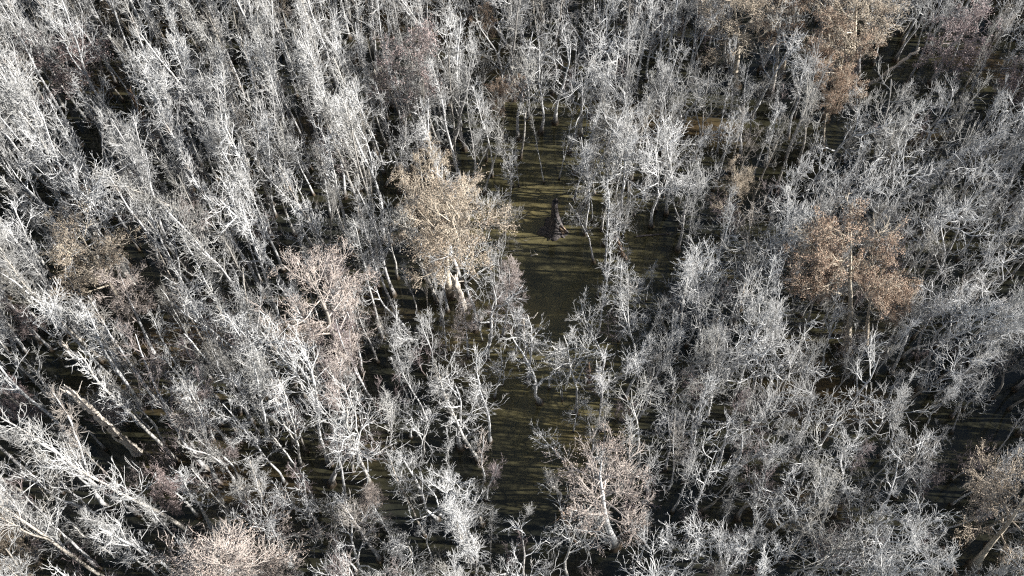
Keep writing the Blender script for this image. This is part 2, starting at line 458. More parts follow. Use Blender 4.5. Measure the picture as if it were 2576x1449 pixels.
# ---------------------------------------------------------------- open water seen in the photograph (2576-wide picture units)
HARD = [
    [(1290, 480), (1330, 440), (1430, 425), (1445, 520), (1425, 590), (1480, 650), (1490, 720), (1445, 750), (1450, 800), (1420, 830), (1390, 800), (1325, 775), (1300, 710), (1345, 640), (1330, 590), (1285, 560)],
    [(1310, 400), (1330, 340), (1430, 350), (1430, 440), (1320, 440)],
    [(1400, 800), (1450, 780), (1470, 900), (1420, 870)],
    [(1270, 1030), (1370, 1040), (1380, 1075), (1290, 1065)],
    [(1270, 1100), (1330, 1120), (1380, 1190), (1390, 1250), (1340, 1270), (1290, 1200)],
    [(70, 870), (160, 870), (160, 940), (90, 925)],
    [(590, 1120), (700, 1130), (700, 1210), (600, 1170)],
    [(1570, 590), (1700, 580), (1700, 640), (1590, 650)],
    [(2410, 1040), (2530, 1020), (2530, 1110), (2420, 1105)],
    [(1200, 1320), (1380, 1320), (1390, 1350), (1220, 1350)],
]
SOFT = [
    [(1240, 1090), (1320, 1090), (1400, 1170), (1410, 1260), (1370, 1300), (1290, 1240), (1250, 1170)],
    [(1900, 415), (2020, 400), (2020, 450), (1900, 460)],
    [(930, 560), (1010, 560), (1010, 680), (950, 660)],
    [(870, 470), (920, 470), (920, 600), (880, 600)],
    [(1850, 870), (2070, 900), (2070, 945), (1850, 930)],
    [(250, 330), (340, 335), (340, 375), (260, 370)],
    [(960, 1060), (1060, 1080), (1060, 1140), (950, 1130)],
    [(2230, 1290), (2330, 1290), (2330, 1340), (2230, 1340)],
    [(2090, 1010), (2220, 1010), (2220, 1060), (2090, 1060)],
    [(2150, 340), (2000, 300), (1990, 400), (2130, 420)],
    [(1280, 930), (1420, 900), (1450, 960), (1300, 1000)],
    [(100, 960), (170, 1000), (150, 1080), (60, 1040)],
    [(960, 200), (1010, 200), (1010, 270), (970, 260)],
    [(500, 640), (740, 640), (720, 700), (520, 690)],
    [(840, 640), (960, 620), (960, 680), (850, 680)],
]
def blocked(x, y, h, r, polys, trunk=True):
    pts = []
    if trunk: pts += [(x, y, z) for z in (0.0, h*0.15, h*0.3)]
    for z, k in ((h*0.45, 0.6), (h*0.62, 1.0), (h*0.8, 0.9)):
        for a in range(0, 360, 45): pts.append((x + r*k*math.cos(R(a)), y + r*k*math.sin(R(a)), z))
    pts.append((x, y, h))
    for p in pts:
        u, v = proj(*p)
        for poly in polys:
            if inpoly(u, v, poly): return True
    return False

# ---------------------------------------------------------------- trees that can be told apart in the photograph
# (kind, name, base px, top px, width factor, label)
KEY = [
 # leafy and coloured crowns
 ('tan', 'cypress_tree', (1130, 740), (1118, 435), 1.1, 'broad tan-crowned cypress with bare pale trunk, against the edge of the open pool'),
 ('tan', 'cypress_tree', (1070, 640), (1050, 425), 1.1, 'tan-crowned cypress with a forked trunk, behind the broad one at the pool'),
 ('tan', 'cypress_tree', (1185, 690), (1186, 480), 1.1, 'tan cypress whose crown reaches out over the pool near the dark stump'),
 ('rust', 'leafy_tree', (2130, 885), (2185, 630), 1.35, 'rounded tree in full orange-brown dead leaf, alone among grey trees'),
 ('rust', 'leafy_tree', (2180, 880), (2230, 670), 1.15, 'lower orange-brown leafy tree fused to the flank of the rounded rusty one'),
 ('pinky', 'budding_tree', (865, 945), (790, 655), 1.0, 'tall pinkish tan tree with dense fine twigs, broad plume beside thin grey trunks'),
 ('pinky', 'budding_tree', (905, 860), (850, 650), 0.75, 'pale tan plume-like tree tucked against the back of the tall pinkish one'),
 ('tan', 'cypress_tree', (330, 800), (215, 580), 1.25, 'olive-tan crowned tree pierced by long white trunks, near the frame edge'),
 ('pinky', 'budding_tree', (395, 905), (285, 690), 0.8, 'tree with a thick pale trunk and pinkish twigs below the olive-tan crown'),
 ('pinky', 'budding_tree', (665, 1455), (572, 1215), 1.3, 'large salmon pink tree with bushy crown cut by the bottom of the frame'),
 ('pinky', 'budding_tree', (1545, 1370), (1540, 1165), 1.05, 'pink and tan tree with a round crown standing in the lower channel water'),
 ('pinky', 'budding_tree', (1180, 900), (1155, 770), 0.7, 'small conical pink tree in front of the broad tan cypress'),
 ('pinky', 'budding_tree', (1265, 850), (1240, 690), 0.8, 'pinkish tan tree leaning over the near end of the open pool'),
 ('tan', 'cypress_tree', (2490, 1480), (2565, 1240), 1.4, 'tan bushy tree in the bottom corner, half outside the frame'),
 ('tan', 'cypress_tree', (1850, 215), (1885, -30), 1.5, 'tan-crowned tree at the top edge, first of the three large brown crowns'),
 ('rust', 'leafy_tree', (1965, 190), (2000, -15), 1.2, 'brown leafy crown at the top edge between two wider tan ones'),
 ('tan', 'cypress_tree', (2125, 235), (2190, -30), 1.55, 'bright tan crown at the top edge, widest of the brown ones'),
 ('rust', 'leafy_tree', (2075, 300), (2130, 85), 1.35, 'pinkish brown leafy tree just in front of the widest tan crown'),
 ('rust', 'leafy_tree', (2070, 375), (2110, 200), 0.9, 'narrow rusty tree at the foot of the pinkish brown leafy one'),
 ('plum', 'leafy_tree', (2345, 210), (2410, 15), 1.5, 'dull purple-brown crown near the top corner beyond the leaning dead trunk'),
 ('plum', 'leafy_tree', (2500, 330), (2570, 180), 1.1, 'dark brown leafy tree on the frame edge under the purple-brown crown'),
 ('plum', 'leafy_tree', (235, 290), (125, 85), 1.5, 'broad dull brown crown among white trunks near the top corner'),
 ('tan', 'cypress_tree', (345, 120), (250, -40), 1.1, 'tan crown cut by the top edge above the thick white trunks'),
 ('tan', 'cypress_tree', (720, 70), (700, -25), 0.7, 'small tan crown cut by the top edge among slender trunks'),
 ('rust', 'leafy_tree', (1205, 160), (1195, 20), 0.8, 'narrow tan and orange tree near the top edge above the pool line'),
 ('rust', 'leafy_tree', (1262, 350), (1248, 205), 0.9, 'small pinkish rust tree just up the channel from the pool'),
 ('pinky', 'budding_tree', (520, 640), (465, 505), 0.9, 'small pink plume standing alone in the grey slender stand'),
 ('pinky', 'budding_tree', (410, 405), (345, 300), 0.5, 'tiny reddish pink tree between long slanting white trunks'),
 ('tan', 'cypress_tree', (690, 400), (645, 300), 0.45, 'tiny tan tree deep in the slender grey stand'),
 ('tan', 'cypress_tree', (1815, 560), (1840, 425), 1.1, 'low olive-tan tree between the stump pool and the rusty tree'),
 ('plum', 'leafy_tree', (130, 880), (35, 770), 0.9, 'purple-brown bushy tree beside the small open water at the frame edge'),
 ('tan', 'cypress_tree', (110, 1480), (-10, 1330), 0.9, 'warm tan tree filling the bottom corner under long white limbs'),
 ('plum', 'leafy_tree', (120, 1100), (20, 990), 0.8, 'dark brown bush beside the broken bleached snag'),
 ('plum', 'leafy_tree', (500, 1300), (420, 1180), 0.7, 'dull plum brown bush up against the large salmon tree'),
 ('plum', 'leafy_tree', (2330, 1420), (2330, 1345), 0.7, 'small plum-tinted bush near the lower edge by the mossy stem'),
 ('pinky', 'budding_tree', (940, 1300), (900, 1190), 0.7, 'faint pink bush in the brown shallows near the bottom'),
 # bare trees with a look of their own
 ('spreading', 'bare_tree', (1145, 1335), (1100, 1085), 1.0, 'large white bare tree with a thick straight trunk, its crown leaning over the lower channel'),
 ('spreading', 'bare_tree', (1125, 780), (1090, 640), 1.5, 'wide low bare tree with star-like white limbs and a dark split trunk, beside the pool'),
 ('spreading', 'bare_tree', (1262, 690), (1272, 570), 1.0, 'rounded white bare tree whose crown hangs over the edge of the pool by the stump'),
 ('spreading', 'bare_tree', (1495, 660), (1480, 490), 1.15, 'broad white bare tree spreading over the pool edge facing the dark stump'),
 ('spreading', 'bare_tree', (1560, 640), (1590, 460), 1.1, 'bare tree with a dark leaning trunk behind the broad white one by the pool'),
 ('spreading', 'bare_tree', (1520, 920), (1500, 720), 0.95, 'bare tree with a long clean stem at the near end of the pool'),
 ('spreading', 'bare_tree', (1500, 850), (1545, 650), 0.85, 'grey bare tree just beyond the long clean stem at the pool end'),
 ('spreading', 'bare_tree', (1330, 960), (1335, 795), 1.1, 'low white bare tree beneath the hooked broken top at the pool end'),
 ('spreading', 'bare_tree', (1415, 1010), (1400, 880), 0.7, 'small curled bare tree in the dark water between pool and channel'),
 ('spreading', 'bare_tree', (1500, 1170), (1390, 1060), 1.1, 'bare tree with a white crooked trunk leaning over the lower channel'),
 ('spreading', 'bare_tree', (1610, 1180), (1630, 990), 1.05, 'large bare tree across the lower channel, crown of upswept limbs'),
 ('spreading', 'bare_tree', (1740, 1090), (1750, 900), 0.95, 'upswept bare tree with feathery crown beyond the lower channel'),
 ('slender', 'bare_tree', (1610, 960), (1590, 700), 1.4, 'tall dense bare tree with brushlike crown just past the pool end'),
 ('slender', 'bare_tree', (1700, 900), (1730, 640), 1.4, 'tall bare tree with a fountain of limbs, second past the pool end'),
 ('slender', 'bare_tree', (1860, 780), (1890, 520), 1.5, 'big white bare tree towering between pool and rusty leafy tree'),
 ('spreading', 'bare_tree', (1300, 470), (1255, 335), 1.0, 'bare tree with a forked arched trunk at the far end of the pool'),
 ('slender', 'bare_tree', (1388, 460), (1330, 300), 0.8, 'thin bare tree with bent stem standing in the far end of the pool'),
 ('slender', 'bare_tree', (1406, 452), (1440, 300), 0.8, 'thin leaning bare tree next to the bent stem at the far pool end'),
 ('slender', 'bare_tree', (1306, 470), (1290, 350), 0.7, 'short dark stem with white twigs at the far corner of the pool'),
 ('spreading', 'bare_tree', (1000, 700), (905, 520), 0.9, 'curving bare tree leaning away from the broad tan cypress'),
 ('spreading', 'bare_tree', (960, 470), (985, 320), 1.2, 'crooked white bare tree behind the broad tan cypress'),
 ('spreading', 'bare_tree', (975, 300), (930, 170), 1.2, 'wide bare tree with a long low white limb in the upper middle'),
 ('slender', 'bare_tree', (345, 285), (215, 10), 1.2, 'thick white double-trunk bare tree reaching the top edge'),
 ('slender', 'bare_tree', (310, 255), (110, -20), 1.1, 'long slanting white trunk beside the thick double one at the top edge'),
 ('slender', 'bare_tree', (225, 690), (15, 480), 1.2, 'thick slanting white trunk crossing the frame edge above the olive-tan crown'),
 ('slender', 'bare_tree', (120, 960), (-90, 790), 1.2, 'thick pale trunk ending in the small open water at the frame edge'),
 ('spreading', 'bare_tree', (175, 1050), (-20, 890), 1.0, 'white trunk arching across the frame edge above the broken snag'),
 ('slender', 'bare_tree', (500, 1025), (400, 800), 1.2, 'bare tree with twin dark-footed trunks near the frame middle left'),
 ('slender', 'bare_tree', (650, 1090), (560, 880), 1.2, 'white bare tree with fan crown between twin trunks and pink plume'),
 ('slender', 'bare_tree', (830, 1170), (690, 850), 1.3, 'tall bare tree with three parallel stems ending in brown shallows'),
 ('spreading', 'bare_tree', (715, 1215), (600, 1010), 1.2, 'bare tree with long pale arching trunks over the brown shallows'),
 ('spreading', 'bare_tree', (755, 1350), (690, 1180), 1.0, 'bare tree with a short thick dark-footed trunk beside the salmon tree'),
 ('slender', 'bare_tree', (480, 1340), (170, 1130), 1.25, 'huge slanting bare tree with sweeping white limbs near the bottom corner'),
 ('slender', 'bare_tree', (350, 1290), (-20, 1070), 1.2, 'long pale trunk sweeping to the frame edge below the broken snag'),
 ('slender', 'bare_tree', (330, 1500), (-30, 1240), 1.2, 'warm white trunk slanting across the bottom corner'),
 ('slender', 'bare_tree', (1075, 1060), (1010, 860), 1.0, 'bare tree with a bright curved stem rising from black water'),
 ('slender', 'bare_tree', (1232, 1110), (1215, 900), 1.3, 'bushy bare tree on the near side of the channel above the dark reach'),
 ('spreading', 'bare_tree', (1800, 1480), (1600, 1330), 1.3, 'bare tree with long thick white limbs sprawling over the bottom edge'),
 ('spreading', 'bare_tree', (2430, 1120), (2460, 950), 0.9, 'bare tree bending over blue-black water at the frame edge'),
 ('spreading', 'bare_tree', (2330, 1310), (2360, 1170), 1.1, 'bare tree with long forked limbs toward the lower corner'),
 ('spreading', 'bare_tree', (2100, 1300), (2180, 1120), 1.1, 'bare tree with an angular white limb over the black pool'),
 ('spreading', 'bare_tree', (1990, 1150), (2060, 980), 1.1, 'bushy bare tree before the brown glimmer of water'),
 ('spreading', 'bare_tree', (1930, 420), (1940, 250), 0.9, 'thin-limbed bare tree standing in dark open shade below the brown crowns'),
 ('slender', 'bare_tree', (1840, 290), (1850, 90), 0.8, 'slim white-topped bare tree in front of the first tan crown'),
]
crown_sites = []
for kd, nm, b, t, wd, lab in KEY:
    bp = ground(*b); tp = top_of(bp, *t)
    h = max(tp.z, 3.0)
    lean = Vector(((tp.x-bp.x)/h, (tp.y-bp.y)/h))
    if lean.length > 0.16:
        lean = lean.normalized()*0.16; bp = Vector((tp.x-lean.x*h, tp.y-lean.y*h, 0))
    if nm == 'bare_tree' and h > 17: kd = {'spreading': 'grand', 'slender': 'tall'}[kd]
    e = place(kd, nm, bp, h, random.uniform(0, 6.28), lean, wide=wd*(0.75 if nm == 'bare_tree' else 0.87))
    cat = {'bare_tree': 'bare tree', 'cypress_tree': 'cypress', 'leafy_tree': 'leafy tree', 'budding_tree': 'budding tree'}[nm]
    tag(e, lab, cat)
    TREES.append((bp.x, bp.y, h, 1.2))
    if nm != 'bare_tree':
        cc = (bp.x+lean.x*h*0.68, bp.y+lean.y*h*0.68, h*0.68); cu, cv = proj(*cc)
        dd = cc[1]*CP + (CAM_H-cc[2])*SP
        crown_sites.append((cu, cv, 0.24*h*wd*FOC/dd, 0.30*h*FOC/dd, dd))

def protect(bpx, tpx, rpx, n=4):
    b_ = ground(*bpx); t_ = top_of(b_, *tpx)
    for k in range(n):
        f = (k+0.5)/n; q = b_.lerp(t_, f); u, v = proj(*q)
        crown_sites.append((u, v, rpx, rpx, q.y*CP + (CAM_H-q.z)*SP))
protect((345, 1138), (152, 965), 42, 6); protect((1394, 590), (1396, 500), 62, 3); protect((1322, 905), (1316, 795), 22, 3)
protect((2185, 215), (2321, 117), 22, 4); protect((270, 970), (140, 850), 24, 4); protect((1480, 962), (1481, 905), 14, 2)
protect((360, 300), (322, 222), 20, 2); protect((1140, 740), (1140, 600), 25, 3); protect((1090, 1335), (1140, 1335), 20, 1)
def hides(x, y, h, r, strict=False):
    for z in (0.2, 0.4, 0.6, 0.78, 0.95):
        d = y*CP + (CAM_H-z*h)*SP; u, v = proj(x, y, z*h)
        for cu, cv, ru, rv, dd in crown_sites:
            if strict and ru != rv: continue
            if d < dd and ((u-cu)/(ru*1.15))**2 + ((v-cv)/(rv*1.1))**2 < 1: return True
    return False
# ---------------------------------------------------------------- the rest of the forest, tree by tree
def region(u, v):
    """what the photograph shows there: (probability of slender, spacing, mean height)"""
    if u < 1000: return 0.86, 1.75, 19.0
    if u < 1600: return 0.50, 1.9, 15.0
    return 0.42, 1.9, 14.5
cell = {}
def near(x, y, d):
    ci, cj = int(x//4), int(y//4)
    for i in (ci-1, ci, ci+1):
        for j in (cj-1, cj, cj+1):
            for (a, b) in cell.get((i, j), ()):
                if (a-x)**2 + (b-y)**2 < d*d: return True
    return False
for (x, y, h, r) in TREES: cell.setdefault((int(x//4), int(y//4)), []).append((x, y))
cand = []
for _ in range(42000):
    y = random.uniform(12, 130); hw = 40 + 0.22*y
    x = random.uniform(-hw-5, hw+30)
    u, v = proj(x, y, 0.0)
    ps, sp, mh = region(u, v)
    sp *= 1.0 + 0.16*(math.sin(x*0.31+1.7*math.sin(y*0.13)) + math.sin(y*0.27+1.3*math.sin(x*0.17)))     # thickets and thin places
    if near(x, y, sp*random.uniform(0.75, 1.25)): continue
    kd = 'slender' if random.random() < ps else 'spreading'
    h = mh*random.uniform(0.72, 1.18)
    if kd == 'slender': h *= 1.06
    if random.random() < 0.15: h *= random.uniform(0.5, 0.75)
    r = (0.9 if kd == 'slender' else 1.5)*h/15
    if blocked(x, y, h, r, HARD):
        h *= 0.6; r *= 0.6
        if random.random() < 0.5 or blocked(x, y, h, r, HARD): continue
    if random.random() < 0.6 and blocked(x, y, h, r, SOFT): continue
    if hides(x, y, h, r) and (random.random() < 0.88 or hides(x, y, h, r, True)): continue
    cell.setdefault((int(x//4), int(y//4)), []).append((x, y))
    ub, vb = proj(x, y, 0); ut, vt = proj(x, y, h*0.8)
    vis = -20 < ut < PW+20 and vt < PH+40 and vb > -40 and vt > -10
    vis = vis and not (ut < 0 or ut > PW)
    dep = y*CP + (CAM_H-h*0.6)*SP
    cand.append([x, y, h, kd, vis, dep, ut, vt])
print('forest', len(cand), 'visible', sum(c[4] for c in cand))

LAND = [((1395, 560), 'dark stump'), ((1130, 560), 'broad tan cypress'), ((2160, 690), 'rounded rusty leafy tree'), ((810, 760), 'tall pinkish plume tree'),
        ((250, 640), 'olive-tan crown'), ((600, 1350), 'large salmon pink tree'), ((1530, 1230), 'pink and tan channel tree'), ((240, 1040), 'broken bleached snag'),
        ((1880, 50), 'first tan crown at the top edge'), ((2170, 60), 'widest tan crown at the top edge'), ((2350, 130), 'leaning dead trunk'), ((2540, 1380), 'tan bush in the bottom corner'),
        ((1330, 1200), 'lower channel water'), ((2480, 1070), 'blue-black water by the frame edge'), ((1480, 930), 'orange splintered snag'), ((140, 150), 'dull brown crown'),
        ((1250, 240), 'pinkish rust channel tree'), ((480, 550), 'lone small pink plume'), ((1150, 1200), 'large white tree with thick trunk'), ((1960, 430), 'dark shaded opening'),
        ((1880, 650), 'big white towering tree'), ((630, 1160), 'brown shallows')]
DIRS = ['to the right of', 'above and right of', 'directly above', 'above and left of', 'to the left of', 'below and left of', 'directly below', 'below and right of']
ORD = ['nearest', 'second', 'third', 'fourth', 'fifth', 'sixth', 'seventh', 'eighth', 'ninth', 'tenth', 'eleventh', 'twelfth', 'thirteenth', 'fourteenth', 'fifteenth', 'sixteenth', 'seventeenth', 'eighteenth', 'nineteenth', 'twentieth', 'twenty-first', 'twenty-second', 'twenty-third', 'twenty-fourth', 'twenty-fifth']
cand.sort(key=lambda c: c[5])
N_IND = 300 - sum(1 for k in KEY if k[1] == 'bare_tree')
ind = [c for c in cand if c[4]][:N_IND]
ids = set(id(c) for c in ind)
rest = [c for c in cand if id(c) not in ids]
sect = {}
for c in ind:
    best = min(range(len(LAND)), key=lambda i: (c[6]-LAND[i][0][0])**2 + (c[7]-LAND[i][0][1])**2)
    dx, dy = c[6]-LAND[best][0][0], LAND[best][0][1]-c[7]
    di = int(round(math.degrees(math.atan2(dy, dx))/45)) % 8
    sect.setdefault((c[3], best, di), []).append((math.hypot(dx, dy), c))
for (kd, bi, di), L in sect.items():
    L.sort(key=lambda q: q[0])
    for k, (_, c) in enumerate(L):
        x, y, h = c[:3]
        o = ORD[k] if k < len(ORD) else 'outermost'
        look = 'slender bare tree' if kd == 'slender' else 'spreading bare tree'
        lab = '%s %s %s the %s' % (o, look, DIRS[di], LAND[bi][1])
        tint = random.random()*(0.35 if c[6] < 950 and c[7] > 750 else 1.0)
        mats = None
        if tint < 0.045: mats = (['trunk'], ['pink'])
        elif tint < 0.07: mats = (['trunk'], ['plum'])
        e = place(kd, 'bare_tree', (x, y), h, random.uniform(0, 6.28), (random.gauss(0, 0.05), random.gauss(0, 0.05)), wide=random.uniform(0.7, 0.98), mats=mats)
        tag(e, lab, 'bare tree', 'bare grey trees of the flooded forest')

# ---------------------------------------------------------------- stumps, snags and logs
def rough_tube(geo, path, radii, sides, g, flute=None, jag=0.0, mi=0, cap=True, rough=0.08):
    """one thick irregular bole along path (n,3): fluted, rough, with a jagged broken end"""
    P = np.asarray(path, float); n = len(P); T = unit(np.gradient(P, axis=0))
    ref = np.array([0.0, 1.0, 0.2]); A = unit(np.cross(T, ref)); B = np.cross(T, A)
    a = np.arange(sides)*2*math.pi/sides
    ph = g.uniform(0, 6.28, 3)
    V = []
    side_n = 1 + rough*g.normal(size=sides)
    for k in range(n):
        f = flute[k] if flute is not None else 0
        rr = radii[k]*side_n*(1 + rough*0.6*g.normal(size=sides) + f*(np.cos(5*a+ph[0])*0.6 + np.cos(3*a+ph[1])*0.5))
        ring = P[k] + A[k]*(rr*np.cos(a))[:, None] + B[k]*(rr*np.sin(a))[:, None]
        if k == n-1 and jag: ring += T[k]*(g.uniform(-0.5, 1, sides)*jag)[:, None]
        V.append(ring)
    V = np.concatenate(V); k = np.arange(sides); k2 = (k+1) % sides
    F = np.concatenate([np.stack([j*sides+k, j*sides+k2, (j+1)*sides+k2, (j+1)*sides+k], 1) for j in range(n-1)])
    T3 = None
    if cap:
        V = np.concatenate([V, (P[-1] - T[-1]*radii[-1]*0.9)[None]])
        T3 = np.stack([(n-1)*sides+k, (n-1)*sides+k2, np.full(sides, n*sides)], 1)
    geo.add(V, F, T3, mi)
def lerp(a, b, t): return a + (b-a)*t
def path(points, n, g, wob=0.0):
    """smooth path through points"""
    pts = np.asarray(points, float); m = len(pts)
    t = np.linspace(0, m-1, n); i = np.minimum(t.astype(int), m-2); f = (t-i)[:, None]
    P = pts[i]*(1-f) + pts[i+1]*f
    P[1:-1] = (P[:-2] + 2*P[1:-1] + P[2:])/4
    if wob: P[1:-1] += g.normal(size=(n-2, 3))*wob
    return P
def splinter(parent, name, start, d, length, r, m, g, n=5, sides=5, bend=0.12):
    P = grow(np.array([start], float), np.array([d], float), np.array([length]), n, bend, 0.0, g)[0]
    ge = Geo(); rough_tube(ge, P, np.linspace(r, r*0.25, n+1), sides, g, rough=0.15)
    return part(name, ge.mesh(name, [MAT[m]]), parent)
def root(name, loc, label, cat, group=None):
    e = bpy.data.objects.new(name, None); COL.objects.link(e); e.location = loc; tag(e, label, cat, group); return e

g = np.random.default_rng(5)
# the dark hollow stump in the pool
b = ground(1394, 576); t = top_of(b, 1396, 500)
KS = 1.25
st = root('dark_stump', b, 'dark hollow cypress stump with a spiked top, standing alone in the open pool', 'stump')
H = t.z
hs = np.array([-0.06, 0.0, 0.05, 0.1, 0.17, 0.25, 0.36, 0.5, 0.65, 0.8, 0.92])*H
rs = 0.22 + 0.85*np.exp(-np.maximum(hs, 0)/0.9) + 0.30*np.exp(-np.maximum(hs, 0)/3.0)
P = np.stack([0.10*np.sin(hs*1.1), 0*hs, hs], 1)
ge = Geo(); rough_tube(ge, P, rs, 22, g, flute=0.22*np.exp(-np.maximum(hs, 0)/1.0)+0.04, jag=0.35, rough=0.03)
part('trunk', ge.mesh('stump_trunk', [MAT['stump']]), st)
for dx, dy, L, r in ((0.02, 0.05, 0.95, 0.15), (-0.14, -0.05, 0.5, 0.10), (0.16, 0.0, 0.35, 0.08)):
    splinter(st, 'spike', (dx*1.2, dy, H*0.86), (dx*0.4, 0, 1), L, r, 'stump', g)
ge = Geo()
hb = np.array([-0.3, 0.15, 0.5, 0.9, 1.3, 1.7]); rough_tube(ge, np.stack([0.98-0.36*hb, -0.35+0*hb, hb], 1), np.array([0.34, 0.38, 0.34, 0.25, 0.14, 0.05]), 9, g, rough=0.16)
part('rotten_buttress', ge.mesh('rotten_buttress', [MAT['rot']]), st)
for a_, L in ((205, 0.9), (262, 0.8), (310, 0.8)):
    d = (math.cos(R(a_)), math.sin(R(a_)), -0.25)
    splinter(st, 'root', (d[0]*0.75, d[1]*0.75, 0.22), d, L, 0.17, 'stump', g)

def broken_bole(name, bpx, tpx, r0, r1, m, label, cat, stubs=3, spikes=3, hollows=1, sides=12, wob=0.05, bend=0.0):
    b = ground(*bpx); t = top_of(b, *tpx); v = np.array(t - b); L = np.linalg.norm(v); d = v/L
    e = root(name, b, label, cat)
    n = max(8, int(L*1.6))
    mid = v*0.5 + np.array([bend, -abs(bend)*0.3, 0])
    P = path([-d*0.6, mid, v*0.93], n, g, wob)
    f = np.linspace(0, 1, n)
    rr = lerp(r0, r1, f)*(1+0.5*np.exp(-f*L/0.7))*(1+0.10*g.normal(size=n))
    ge = Geo(); rough_tube(ge, P, rr, sides, g, flute=0.10*np.exp(-f*4)+0.03, jag=r1*1.8, rough=0.10)
    part('trunk', ge.mesh(name+'_trunk', [MAT[m]]), e)
    for k in range(spikes):
        a_ = k*6.28/max(spikes, 1)+0.5
        o = P[-1] - d*0.2 + np.array([math.cos(a_), math.sin(a_), 0])*r1*0.6
        splinter(e, 'splinter', o, d + g.normal(size=3)*0.12, g.uniform(1.5, 4)*r1, r1*0.45, m, g)
    for k in range(stubs):
        i = int(n*g.uniform(0.45, 0.93)); dd = unit(g.normal(size=3)+np.array([0.2, -0.3, 0.5])+d*0.5)
        splinter(e, 'branch_stub', P[i]+dd*rr[i]*0.6, dd, g.uniform(0.6, 1.6)*(0.5+r0*1.5), r1*0.33, m, g, bend=0.2)
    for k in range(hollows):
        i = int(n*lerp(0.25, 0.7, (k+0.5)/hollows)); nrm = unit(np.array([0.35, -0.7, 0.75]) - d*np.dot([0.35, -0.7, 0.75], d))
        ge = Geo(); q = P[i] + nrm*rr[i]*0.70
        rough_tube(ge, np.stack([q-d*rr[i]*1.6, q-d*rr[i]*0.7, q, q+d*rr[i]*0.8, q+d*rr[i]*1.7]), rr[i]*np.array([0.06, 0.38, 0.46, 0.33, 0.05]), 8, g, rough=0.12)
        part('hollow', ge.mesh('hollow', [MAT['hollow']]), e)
    return e, P, rr
broken_bole('broken_snag', (345, 1138), (152, 965), 0.40, 0.22, 'snag', 'massive bleached broken snag with splintered top, slanting over dark water', 'snag', stubs=8, spikes=5, hollows=3, sides=16, wob=0.07)
broken_bole('splintered_snag', (1480, 962), (1481, 905), 0.17, 0.05, 'rot', 'slim orange splintered snag between the pool and the lower channel', 'snag', stubs=1, spikes=2, hollows=0, sides=8)
e, P, rr = broken_bole('hooked_snag', (1322, 905), (1316, 795), 0.17, 0.10, 'snag', 'pale dead trunk with a hooked antler-like top at the near end of the pool', 'snag', stubs=0, spikes=0, hollows=0, sides=9, wob=0.04)
for st_, d_, L_, r_ in (((0, 0, 0), (0.9, 0, 0.35), 1.0, 0.10), ((0.85, 0, 0.3), (0.5, 0, 1), 0.9, 0.08), ((0.45, 0, 0.15), (0.1, 0, 1), 0.5, 0.06), ((0.1, 0, 0.05), (-0.8, 0, 0.5), 0.4, 0.05)):
    splinter(e, 'broken_branch', P[-1]+np.array(st_), d_, L_, r_, 'snag', g, bend=0.08)
broken_bole('leaning_dead_trunk', (2185, 215), (2321, 117), 0.19, 0.12, 'snag', 'pale dead trunk leaning with a broken tan end near the top corner', 'dead tree', stubs=4, spikes=2, hollows=1, sides=9)
broken_bole('broken_snag', (360, 300), (322, 222), 0.26, 0.18, 'rot', 'split brown snag between thick white trunks', 'snag', stubs=2, spikes=4, hollows=2, sides=10)
broken_bole('broken_snag', (228, 222), (196, 195), 0.16, 0.12, 'rot', 'stubby tan snag under the broad dull brown crown', 'snag', stubs=0, spikes=2, hollows=0, sides=8)
broken_bole('broken_snag', (270, 970), (140, 850), 0.26, 0.14, 'snag', 'knobbly pale dead bole slanting beside the small open water', 'snag', stubs=9, spikes=2, hollows=1, sides=10, wob=0.10)
broken_bole('broken_snag', (505, 1025), (478, 985), 0.26, 0.20, 'rot', 'brown frayed stump at the foot of twin slanting trunks', 'snag', stubs=1, spikes=3, hollows=1, sides=10)
broken_bole('broken_snag', (1572, 650), (1545, 585), 0.24, 0.12, 'rot', 'brown broken snag with a hollow side beside the white tree on the pool edge', 'snag', stubs=2, spikes=2, hollows=2, sides=10)
broken_bole('broken_snag', (1165, 775), (1140, 690), 0.34, 0.26, 'snag', 'thick torn cypress bole under the broad tan crown', 'snag', stubs=3, spikes=3, hollows=1, sides=12)
broken_bole('broken_snag', (1452, 1370), (1405, 1275), 0.20, 0.12, 'rot', 'dark brown crooked snag near the bottom edge beside the pink channel tree', 'snag', stubs=2, spikes=2, hollows=1, sides=9, wob=0.09)
broken_bole('broken_snag', (2405, 1449), (2370, 1370), 0.18, 0.10, 'rot', 'mossy brown leaning stem near the lower corner', 'snag', stubs=2, spikes=1, hollows=1, sides=9, wob=0.06)
broken_bole('broken_snag', (2130, 475), (2120, 440), 0.2, 0.16, 'rot', 'small tan stub in the dark trees above the rusty leafy tree', 'snag', stubs=1, spikes=2, hollows=0, sides=8)

def log(a, b_, r, m, label):
    p, q = ground(*a), ground(*b_); v = np.array(q-p); L = np.linalg.norm(v); d = v/L
    n = max(7, int(L*1.5)); P = path([np.zeros(3)+[0, 0, 0.06], v*0.5+[0, 0, 0.10], v+[0, 0, 0.02]], n, g, 0.03)
    e = root('fallen_log', p, label, 'log')
    ge = Geo(); rough_tube(ge, P, np.linspace(r, r*0.55, n), 9, g, jag=r, rough=0.09)
    part('trunk', ge.mesh('log_trunk', [MAT[m]]), e)
    for k in range(3):
        i = int(n*(0.3+0.22*k)); splinter(e, 'branch_stub', P[i], unit(np.array([g.normal(), g.normal(), 0.8])), 0.7, r*0.3, m, g, bend=0.2)
log((-20, 72), (95, 76), 0.22, 'snag', 'pale fallen log lying in dark water at the frame edge near the top corner')
log((1600, 596), (1690, 588), 0.10, 'stump', 'thin dark log lying in the water beyond the white trees of the pool edge')
